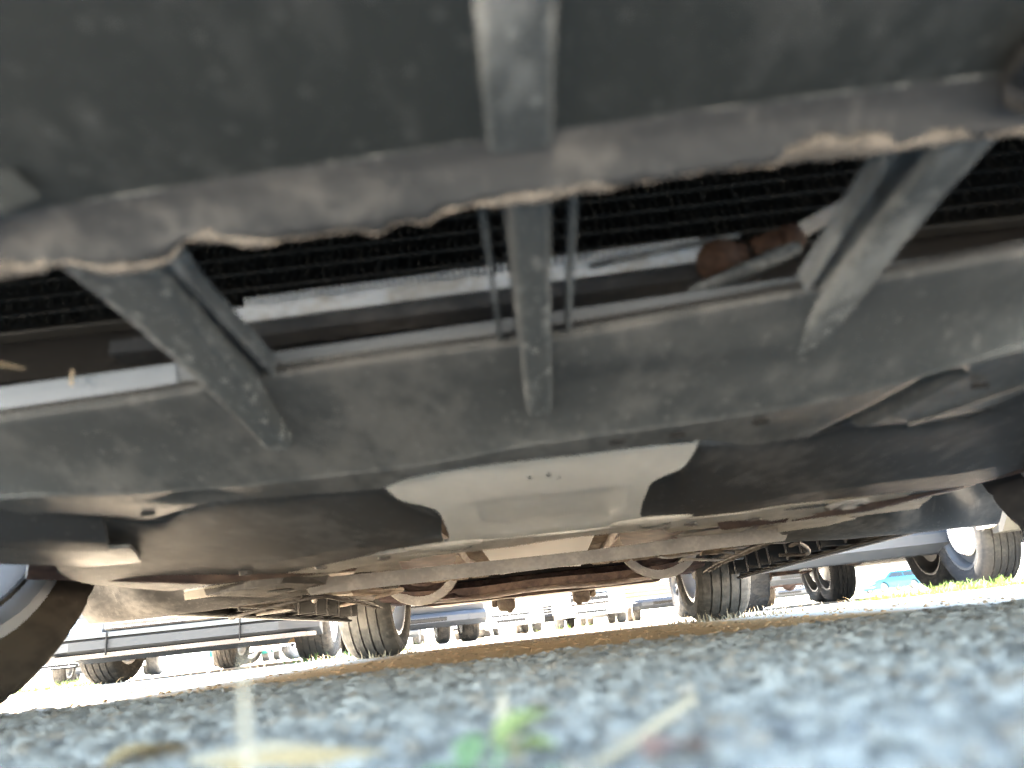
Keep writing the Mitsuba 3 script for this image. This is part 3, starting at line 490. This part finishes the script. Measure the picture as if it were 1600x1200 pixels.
# --- sills with their row of open cells
for s in (-1, 1):
    sl = partkey(car, 'sill'); X0, X1 = .735, .845
    scene[sl] = ply(cat(bbox((s * .85, 2.42, .225), (.012, 1.90, .13), .003), bbox((s * .79, 2.42, .268), (.12, 1.90, .012), .003), bbox((s * .838, 2.42, .164), (.024, 1.90, .010), .003)), 'black', smooth=False)
    for k in range(11):
        y = 1.62 + k * .155 + .02 * math.sin(k * 2.3)
        obj(sl, 'cell_wall', bbox((s * .797, y, .218), (.096, .005, .092), .001), 'black', False)
    obj(sl, 'inner_flange', bbox((s * .738, 2.42, .238), (.008, 1.90, .022), .002), 'floor_dark', False)
    for k in range(10): obj(sl, 'cell_rim', bbox((s * .745, 1.62 + k * .155 + .02 * math.sin(k * 2.3), .20), (.005, .007, .072), .001), 'flap_dirt', False)
    # the dirty flap behind the front wheel
    obj(car, 'wheel_flap', loft([[(s * .50, 1.30, .185), (s * .62, 1.36, .22), (s * .72, 1.37, .25), (s * .84, 1.37, .27)], [(s * .47, 1.44, .168), (s * .62, 1.42, .165), (s * .74, 1.42, .165), (s * .85, 1.42, .17)], [(s * .46, 1.60, .162), (s * .60, 1.56, .150), (s * .73, 1.50, .142), (s * .86, 1.47, .140)]], 40, 8, .005, fn=lambda G: G + np.stack([0 * G[..., 0], .006 * np.sin(G[..., 0] * 55 + G[..., 2] * 40), 0 * G[..., 0]], -1)), 'flap_dirt' if s < 0 else 'plastic_cover', 45, label='dirt-streaked flap behind the front left wheel' if s < 0 else None)

# --- wheels of the car
for s in (-1, 1): wheel(car, s * .795, .92, .33, .215, .235, s, spokes=5, seg=192, tyre='tyre_mud' if s < 0 else 'tyre_black', rimmat='rim_grey', every=6, seam=True)
for s in (-1, 1): wheel(car, s * .79, 3.70, .33, .235, .235, s, spokes=5, seg=192, every=8, tyre='tyre_grey')

# ================================================================== OTHER VEHICLES
def xf(loc, rz):
    M = trimesh.transformations.euler_matrix(0, 0, rz); M[:3, 3] = loc; return M
def vehicle(name, label, catg, loc, rz, L=4.4, W=1.8, base=.22, hood=.95, belt=1.0, roof=1.5, wb=2.65, fo=.85, R=.33, tw=.22, paint='paint_white', kind='suv', bumper='grey_trim', group=None,
            slats=4, rimstyle='alloy', rimmat='rim_silver', tyre='tyre', cap=None, gz=(.45, .75), gw=.5, chassis=False, seg=64, block=False, spokes=6, skid=None, grmat='black', grooves=4, bz=None, under=None, nowheel=(), wtrack=None, lowg=True):
    t = thing(name, label, catg, group); _place[0] = xf(loc, rz); h = W / 2
    def o(n, m, b, sm=30, **k): return obj(t, n, PL_(m), b, sm, **k)
    rear = L; cab0 = fo + .35
    if kind == 'pickup': pr = [(.10, base + .12), (.04, .60), (.10, hood - .08), (.35, hood), (cab0 + .2, belt + .03), (L - .1, belt + .02), (L, belt - .05), (L, base + .25), (L - .2, base + .16), (.25, base + .10)]
    elif kind == 'van': pr = [(.08, base + .1), (.03, .55), (.10, hood - .1), (.6, hood + .05), (L - .05, hood + .2), (L, base + .3), (L - .2, base + .08), (.2, base + .06)]
    else: pr = [(.08, base + .1), (.03, .55), (.10, hood - .1), (.35, hood - .02), (cab0 + .2, belt + .02), (L - .15, belt), (L, belt - .12), (L, base + .3), (L - .2, base + .1), (.2, base + .06)]
    b = prism_x(pr, -h, h, 6)
    for yc in (fo, fo + wb):
        for s in (-1, 1): b -= cyl_x(yc, R, R * 1.17, *((-h - .05, -h + tw + .10) if s < 0 else (h - tw - .10, h + .05)))
    b = b.refine_to_length(.2).warp_batch(lambda v: np.c_[v[:, 0] * (1 - .05 * np.clip((v[:, 2] - .7) / .5, 0, 1) - .03 * np.clip((.8 - v[:, 1]) / .8, 0, 1) ** 2), v[:, 1] + .14 * (v[:, 0] / h) ** 4 * np.clip((.9 - v[:, 1]) / .9, 0, 1), v[:, 2]])
    o('body', man(b), paint)
    ce = {'pickup': cab0 + 1.75, 'van': L - .05}.get(kind, L - .15)
    z0 = belt if kind != 'van' else hood
    cp = [(cab0 - .15, z0 - .02), (cab0 + .55, roof - .06), (cab0 + .85, roof), (ce - .35, roof - .01), (ce, z0 + .02), (ce, z0 - .05), (cab0, z0 - .06)]
    x0, x1 = h * .95, h * .78
    def xw(z): return x0 + (x1 - x0) * np.clip((z - z0) / (roof - z0), 0, 1)
    c = prism_x(cp, -1, 1).refine_to_length(.4).warp_batch(lambda v: np.c_[v[:, 0] * xw(v[:, 2]), v[:, 1], v[:, 2]])
    o('cabin', man(c), paint)
    def panel(n, P):
        P = np.array(P, float); nr = np.cross(P[1] - P[0], P[2] - P[0]); nr /= np.linalg.norm(nr)
        if np.dot(nr, P.mean(0) - [0, (cab0 + ce) / 2, z0]) < 0: nr = -nr
        o(n, hull(np.vstack([P + nr * .006, P - nr * .012])), 'glass_dark', False)
    za, zb = z0 + .05, roof - .12; ya = cab0 - .15 + .70 * (za - z0 + .02) / (roof - .04 - z0); yb = cab0 - .15 + .70 * (zb - z0 + .02) / (roof - .04 - z0)
    panel('windscreen', [(-xw(za) + .08, ya, za), (xw(za) - .08, ya, za), (xw(zb) - .08, yb, zb), (-xw(zb) + .08, yb, zb)])
    m_ = (cab0 + ce) / 2 + .1
    for s in (-1, 1):
        panel('side_window', [(s * xw(za), ya + .22, za), (s * xw(za), m_ - .05, za), (s * xw(zb), m_ - .05, zb), (s * xw(zb), yb + .18, zb)])
        panel('side_window', [(s * xw(za), m_ + .03, za), (s * xw(za), ce - .18, za), (s * xw(zb), ce - .42, zb), (s * xw(zb), m_ + .03, zb)])
    # front end
    bz = bz or (base + .02, base + .26); bh = bz[1] - bz[0]
    Pb = []
    for x, y in ((-h * .98, .16), (-h * .72, .0), (h * .72, .0), (h * .98, .16)):
        for dz, dy in ((0, .05), (bh * .35, -.05), (bh * .75, -.05), (bh, .0)): Pb += [(x, y + dy, bz[0] + dz), (x * .97, y + .22, bz[0] + dz)]
    o('front_bumper', hull(Pb), bumper)
    if skid: o('skid_plate', hull([(-h * .80, .02, bz[0] + .012), (h * .80, .02, bz[0] + .012), (-h * .72, .22, bz[0] - .035), (h * .72, .22, bz[0] - .035), (-h * .8, .2, bz[0] + .02), (h * .8, .2, bz[0] + .02)]), skid, False)
    g0, g1 = gz; gr = partkey(t, 'grille'); scene[gr] = ply(PL_(bbox((0, .035, (g0 + g1) / 2), (W * gw, .06, g1 - g0), .012)), grmat, smooth=False)
    for k in range(slats): obj(gr, 'slat', PL_(bbox((0, .0, g0 + (g1 - g0) * (k + .5) / slats), (W * gw * .95, .022, (g1 - g0) / slats * .38), .004)), 'lamp', False)
    for s in (-1, 1): o('headlight', hull([(s * x, y, z) for x, y, z in ((W * gw * .5 + .02, .03, g1 - .16), (h * .93, .13, g1 - .10), (h * .93, .15, g1 + .03), (W * gw * .5 + .02, .05, g1 - .01), (h * .9, .24, g1), (W * gw * .5 + .02, .2, g1 - .08))]), 'lamp')
    if lowg: o('lower_grille', bbox((0, bz[0] * 0 - .052 + .02, bz[0] + bh * .55), (W * .42, .05, bh * .30), .008), 'black', False)
    if chassis:
        for s in (-1, 1): o('chassis_rail', bbox((s * .42, L / 2, base + .10), (.09, L - .5, .13), .01), 'black', False)
        for yc in (fo, fo + wb): o('axle', cat(tube([(-h + tw, yc, R), (-.1, yc, R), (.1, yc, R), (h - tw, yc, R)], [.045, .05, .05, .045], 12), moved(trimesh.creation.icosphere(2, .13), (.12, yc, R))), under or 'brown_metal', 40)
        o('fuel_tank', bbox((-.2, fo + wb * .55, base + .12), (.5, .9, .2), .04), 'black'); o('exhaust_pipe', tube([(.25, fo + .3, base + .1), (.28, fo + 1.2, base + .06), (.25, L - .3, base + .1)], .035, 12), 'rust', 60)
    else: o('floor_pan', bbox((0, L / 2, base + .10), (W * .72, L * .82, .10), .02), under or 'black', False)
    tr = (wtrack or (W - tw - .06)) / 2
    for i, (s, yc) in enumerate(((-1, fo), (1, fo), (-1, fo + wb), (1, fo + wb))):
        if i not in nowheel: wheel(t, s * tr, yc, R, tw, R * .66, s, tyre, rimmat, rimstyle, spokes, 0, seg, grooves, cap, block)
    if kind == 'pickup': o('tailgate', bbox((0, L + .01, belt - .25), (W * .86, .03, .42), .01), paint)
    o('rear_bumper', hull([(s * x, y, z) for s in (-1, 1) for x, y, z in ((h * .95, L - .12, base + .2), (h * .8, L + .07, base + .2), (h * .8, L + .07, base + .38), (h * .95, L - .12, base + .4))]), bumper)
    for s in (-1, 1): o('tail_light', bbox((s * h * .86, L + .006, belt - .2), (.12, .03, .3), .01), 'leaf_red')
    _place[0] = None
    return t
def PL_(m):
    m = m.copy(); m.apply_transform(_place[0]); return m

pk = vehicle('pickup_truck', 'silver-grey pickup with slatted lower grille facing us, left of the rear left wheel', 'pickup truck', (-2.42, 5.15, 0), .10, L=5.1, W=1.84, base=.16, hood=1.05, belt=1.1, roof=1.75, wb=3.0, fo=.85, R=.37, tw=.26, paint='paint_silver', kind='pickup', bumper='grey_trim', bz=(.175, .31), gz=(.335, .42), gw=.52, slats=3, skid='grey_trim', under='orange_steel', seg=120, spokes=6, grmat='floor_dust', lowg=False)
_place[0] = xf((-2.42, 5.15, 0), .10)
obj(pk, 'valance', PL_(hull([(x, y, z) for x, y in ((-.80, -.035), (.80, -.035), (.88, .10), (-.88, .10)) for z in (.168, .196)])), 'floor_dust', False)
obj(pk, 'bumper_top', PL_(hull([(x, y, z) for x, y in ((-.68, -.062), (.68, -.062), (.90, .12), (-.90, .12)) for z in (.292, .322)])), 'paint_silver', False)
for s_ in (-1, 1):
    obj(pk, 'fog_lamp', PL_(moved(lathe([(0, .0005), (0, .05), (.02, .06), (.05, .06)], 24), (s_ * .72, -.02, .375), -math.pi / 2)), 'lamp', 30); obj(pk, 'bumper_seam', PL_(bbox((s_ * .42, -.064, .25), (.006, .02, .14), .001)), 'black', False)
_place[0] = None
van = vehicle('delivery_van', 'white van whose steel wheel with white hub cap stands on the grass at right', 'van', (3.80, 4.60, 0), -.05, L=5.2, W=1.95, base=.30, hood=1.1, belt=1.2, roof=2.2, wb=3.2, fo=.85, R=.378, tw=.25, paint='paint_white', kind='van', rimstyle='steel', rimmat='bluegrey_steel', cap=.16, seg=120, grooves=4, tyre='tyre_black')
jeep = vehicle('off_road_truck', 'raised off-road truck with blue-grey steel bumper and brown tyres behind the rear right wheel', 'off-road truck', (2.44, 5.75, 0), -.02, L=4.9, W=1.95, base=.36, hood=1.25, belt=1.3, roof=1.95, wb=3.0, fo=.75, R=.40, tw=.27, paint='bluegrey_steel', kind='pickup', bumper='bluegrey_steel', bz=(.275, .45), chassis=True, tyre='tyre_black', block=True, seg=120, grooves=0, rimmat='rim_dark', under='brown_metal', lowg=False)
vehicle('pickup_truck', 'pale blue-grey pickup seen between the rear wheels, right of the rear left wheel', 'pickup truck', (-1.55, 9.4, 0), .25, L=4.8, W=1.8, base=.24, hood=1.0, belt=1.05, roof=1.7, wb=2.9, R=.36, paint='bluegrey_steel', kind='pickup', bumper='bluegrey_steel', bz=(.20, .36), gz=(.45, .7))
vehicle('car', 'white car with wide dark grille, leftmost of the far cars in the middle gap', 'car', (-.9, 20.5, 0), .15, L=4.4, W=1.8, base=.2, R=.33, paint='paint_white', bumper='paint_white', gz=(.34, .56), gw=.55, slats=3, seg=48, tyre='tyre_hazed')
vehicle('pickup_truck', 'white pickup with tall dark grille in the centre of the middle gap', 'pickup truck', (1.15, 20.0, 0), .0, L=5.2, W=1.9, base=.26, hood=1.15, belt=1.2, roof=1.85, wb=3.1, R=.40, paint='paint_white', kind='pickup', bumper='paint_white', gz=(.52, .80), gw=.5, slats=2, seg=48, bz=(.25, .42), tyre='tyre_hazed')
vehicle('car', 'white car between two other far white vehicles in the middle gap', 'car', (.1, 24.0, 0), .1, L=4.3, W=1.75, paint='paint_white', bumper='grey_trim', seg=48, tyre='tyre_hazed')
fl = vehicle('flatbed_truck', 'flatbed truck loaded with brown planks beside the rear right wheel', 'flatbed truck', (3.35, 21.5, 0), -.05, L=5.4, W=2.0, base=.26, hood=1.1, belt=1.1, roof=1.9, wb=3.2, R=.40, paint='paint_white', kind='pickup', bumper='bluegrey_steel', gz=(.34, .50), gw=.7, slats=3, seg=48, tyre='tyre_hazed')
for k in range(4): single('plank', moved(bbox((0, 0, 0), (2.5, .20, .07), .006), (3.0 + .05 * k, 21.1 - .28 * k + .0, .62 + .09 * k), .04 * k), 'plank', ('lowest brown plank of the load on the far flatbed truck', 'second brown plank from the bottom on the far flatbed truck', 'third brown plank from the bottom on the far flatbed truck', 'topmost brown plank of the load on the far flatbed truck')[k], 'plank', 'planks on the flatbed truck')
vehicle('car', 'small blue car far off at right, between the off-road tyres', 'car', (22.9, 57.0, 0), -1.25, L=4.3, W=1.75, base=.2, hood=.9, belt=.95, roof=1.4, R=.33, paint='paint_blue', bumper='paint_blue', seg=48, tyre='tyre_hazed')
vehicle('car', 'white car behind the silver-grey pickup at the far left edge', 'car', (-7.0, 10.8, 0), .25, L=4.4, W=1.8, paint='paint_white', bumper='paint_white', gz=(.22, .44), gw=.55, slats=5, seg=48, tyre='tyre_hazed')
vehicle('car', 'white hatchback seen under the silver-grey pickup between its wheels', 'car', (-6.6, 17.0, 0), -.5, L=4.2, W=1.75, paint='paint_white', bumper='paint_white', seg=48, tyre='tyre_hazed')
vehicle('car', 'teal car far off, seen under the silver-grey pickup', 'car', (-9.6, 24.5, 0), .2, L=4.3, W=1.75, paint='paint_teal', bumper='paint_teal', gz=(.3, .55), gw=.6, slats=3, seg=48, tyre='tyre_hazed')
vehicle('pickup_truck', 'brown-wheeled pickup behind the off-road truck', 'pickup truck', (4.7, 14.5, 0), .1, L=5.0, W=1.85, base=.34, R=.38, tw=.25, belt=1.2, hood=1.15, roof=1.8, wb=3.0, paint='paint_silver', kind='pickup', chassis=True, tyre='tyre_brown', under='brown_metal', rimmat='rim_dark', seg=48)

far_ = [(-4.6, 23.0, .1, 'paint_silver', 'silver car left of the far white car in the middle gap'), (-2.9, 27.5, -.05, 'paint_white', 'white car half hidden behind the pale blue-grey pickup'), (2.3, 27.0, .05, 'paint_grey', 'grey car behind the white pickup and the flatbed truck'), (5.6, 25.5, -.1, 'paint_white', 'white car right of the flatbed truck'), (-12.6, 22.0, .3, 'paint_silver', 'silver car far off at the left edge'), (8.3, 27.0, -.3, 'paint_silver', 'silver car far off behind the off-road tyres')]
for x, y, r, pm, lab in far_: vehicle('car', lab, 'car', (x, y, 0), r, L=4.3, W=1.78, base=.2, paint=pm, bumper=pm, gz=(.36, .58), gw=.5, slats=3, seg=48, tyre='tyre_hazed')

# ================================================================== PLANTS AND LITTER
def blade(base, h, lean, az, w, n=5):
    t = np.linspace(0, 1, n); d = np.array([math.cos(az), math.sin(az), 0]); side_ = np.array([-d[1], d[0], 0])
    c = np.array(base) + np.outer(h * t, [0, 0, 1]) * (1 - .3 * lean * t)[:, None] + np.outer(h * lean * t ** 2, d)
    ww = (w * (1 - t) ** .7)[:, None] * side_ + 1e-5
    v = np.stack([c - ww, c + ww], 1).reshape(-1, 3); i = np.arange(n - 1) * 2
    return tm(v, np.vstack([np.c_[i, i + 1, i + 2], np.c_[i + 1, i + 3, i + 2]]))
def grass_mass(regions, hh, seed):
    r = np.random.default_rng(seed); ms = []
    for x0, x1, y0, y1, n in regions:
        for _ in range(n): ms.append(blade((r.uniform(x0, x1), r.uniform(y0, y1), 0), r.uniform(.3, 1) ** 1.5 * hh, r.uniform(.1, 1.4), r.uniform(0, 6.28), r.uniform(.002, .006), 4))
    return cat(*ms)
scene['grass'] = ply(grass_mass([(1.9, 3.0, 4.55, 4.95, 900), (2.9, 4.2, 4.6, 5.1, 1100), (-4.6, -3.5, 5.9, 6.6, 700), (-1.9, -.9, 5.6, 6.3, 260), (-.1, .4, 6.3, 7.0, 60)], .085, 5), 'grass', smooth=False)
labels['grass'] = {'label': 'short green grass growing on the sunlit ground round the parked vehicles', 'category': 'grass', 'kind': 'stuff'}
scene['dry_grass'] = ply(grass_mass([(.55, 1.1, 3.35, 3.7, 160), (-1.1, -.6, 3.4, 3.8, 120), (-.5, .2, 6.1, 6.6, 120), (-3, 3, 4.2, 5.4, 260)], .06, 9), 'straw', smooth=False)
labels['dry_grass'] = {'label': 'dry straw-coloured grass bits round the rear wheels', 'category': 'dry grass', 'kind': 'stuff'}
def leaf(c, l, w, az, pitch, curl=.3, n=9):
    t = np.linspace(0, 1, n); s = np.linspace(-1, 1, 5); P = np.zeros((n, 5, 3))
    for i, a in enumerate(t):
        ww = w * math.sin(math.pi * min(1, a * .92 + .06)) ** .8
        for j, b in enumerate(s): P[i, j] = (l * a, b * ww, curl * l * (a ** 2) * -.5 + abs(b) * ww * .35)
    m = tm(P.reshape(-1, 3), grid_faces(n, 5)); hi = m.copy(); hi.vertices = hi.vertices + [0, 0, .0004]; hi.invert()
    return moved(cat(m, hi), c, az, ry=-pitch)
wd = thing('seedling_weed', 'blurred little weed with a yellow-green leaf and a green leaf close to the lens', 'weed')
obj(wd, 'leaf', leaf((-.017, .228, .012), .018, .010, .35, .65, .5), 'leaf_bright', 60); obj(wd, 'leaf', leaf((-.014, .224, .011), .013, .007, -.2, .3, .5), 'leaf_bright', 60)
obj(wd, 'leaf', leaf((-.025, .222, .009), .013, .0045, 1.5, .7), 'leaf_green', 60)
obj(wd, 'leaf', leaf((-.019, .205, .008), .018, .007, 3.5, .3), 'leaf_green', 60); obj(wd, 'leaf', leaf((-.010, .21, .006), .014, .006, -.5, .1), 'leaf_dull', 60); obj(wd, 'leaf', leaf((-.022, .20, .006), .016, .006, 2.6, .2), 'leaf_dull', 60)
obj(wd, 'stem', tube([(-.021, .222, .0), (-.020, .222, .007), (-.015, .226, .013)], .0011, 6), 'leaf_green', 60)
single('dry_stalk', tube([(-.012, .245, .0), (-.0135, .247, .010), (-.0165, .25, .017), (-.016, .252, .025)], [.0022, .0018, .0026, .0008], 7), 'straw', 'short broken dry stalk standing behind the little weed', 'stalk')
single('dry_stalk', tube([(-.066, .178, .0), (-.070, .188, .016), (-.075, .196, .028), (-.0775, .202, .037), (-.078, .204, .045)], [.0012, .0011, .0010, .0009, .0004], 6), 'straw', 'thin upright straw stalk in front of the silver-grey pickup', 'stalk')
single('straw', tube([(.006, .215, .0065), (.026, .25, .010), (.047, .285, .0140)], .0017, 7), 'straw', 'pale straw lying slantwise right of the little weed', 'straw')
single('dead_leaf', leaf((.022, .208, .009), .018, .008, .7, .3, .8), 'leaf_red', 'reddish dead leaf on the gravel right of the little weed', 'leaf', smooth=60)
single('dead_leaf', leaf((-.185, .335, .007), .034, .011, .95, .30, .6), 'leaf_dry', 'golden-brown dead leaf on the gravel at bottom left', 'leaf', smooth=60)
single('twig', tube([(-.125, .295, .007), (-.09, .283, .009), (-.06, .285, .0065)], [.003, .0035, .002], 8), 'leaf_dry', 'brown twig lying beside the golden-brown dead leaf', 'twig')
single('twig', tube([(-.145, .325, .007), (-.11, .318, .0095), (-.075, .30, .007)], [.002, .003, .0015], 8), 'straw', 'pale twig just behind the brown twig at bottom left', 'twig')
single('straw', hull([(-.382, .50, .268), (-.376, .50, .268), (-.370, .497, .261), (-.352, .497, .256), (-.350, .5, .258), (-.366, .502, .265)]), 'straw', 'bit of dry straw caught at the radiator left of the left strut', 'straw')
single('straw', hull([(-.312, .49, .249), (-.3095, .49, .249), (-.3115, .489, .237), (-.309, .489, .236), (-.311, .493, .24)]), 'straw', 'tiny straw hanging above the lighter crossmember end', 'straw')
single('straw', tube([(-.029, .474, .2285), (-.0285, .49, .2215), (-.026, .505, .2145)], .0010, 6), 'straw', 'short straw stuck to the undertray left of the middle strut', 'straw')
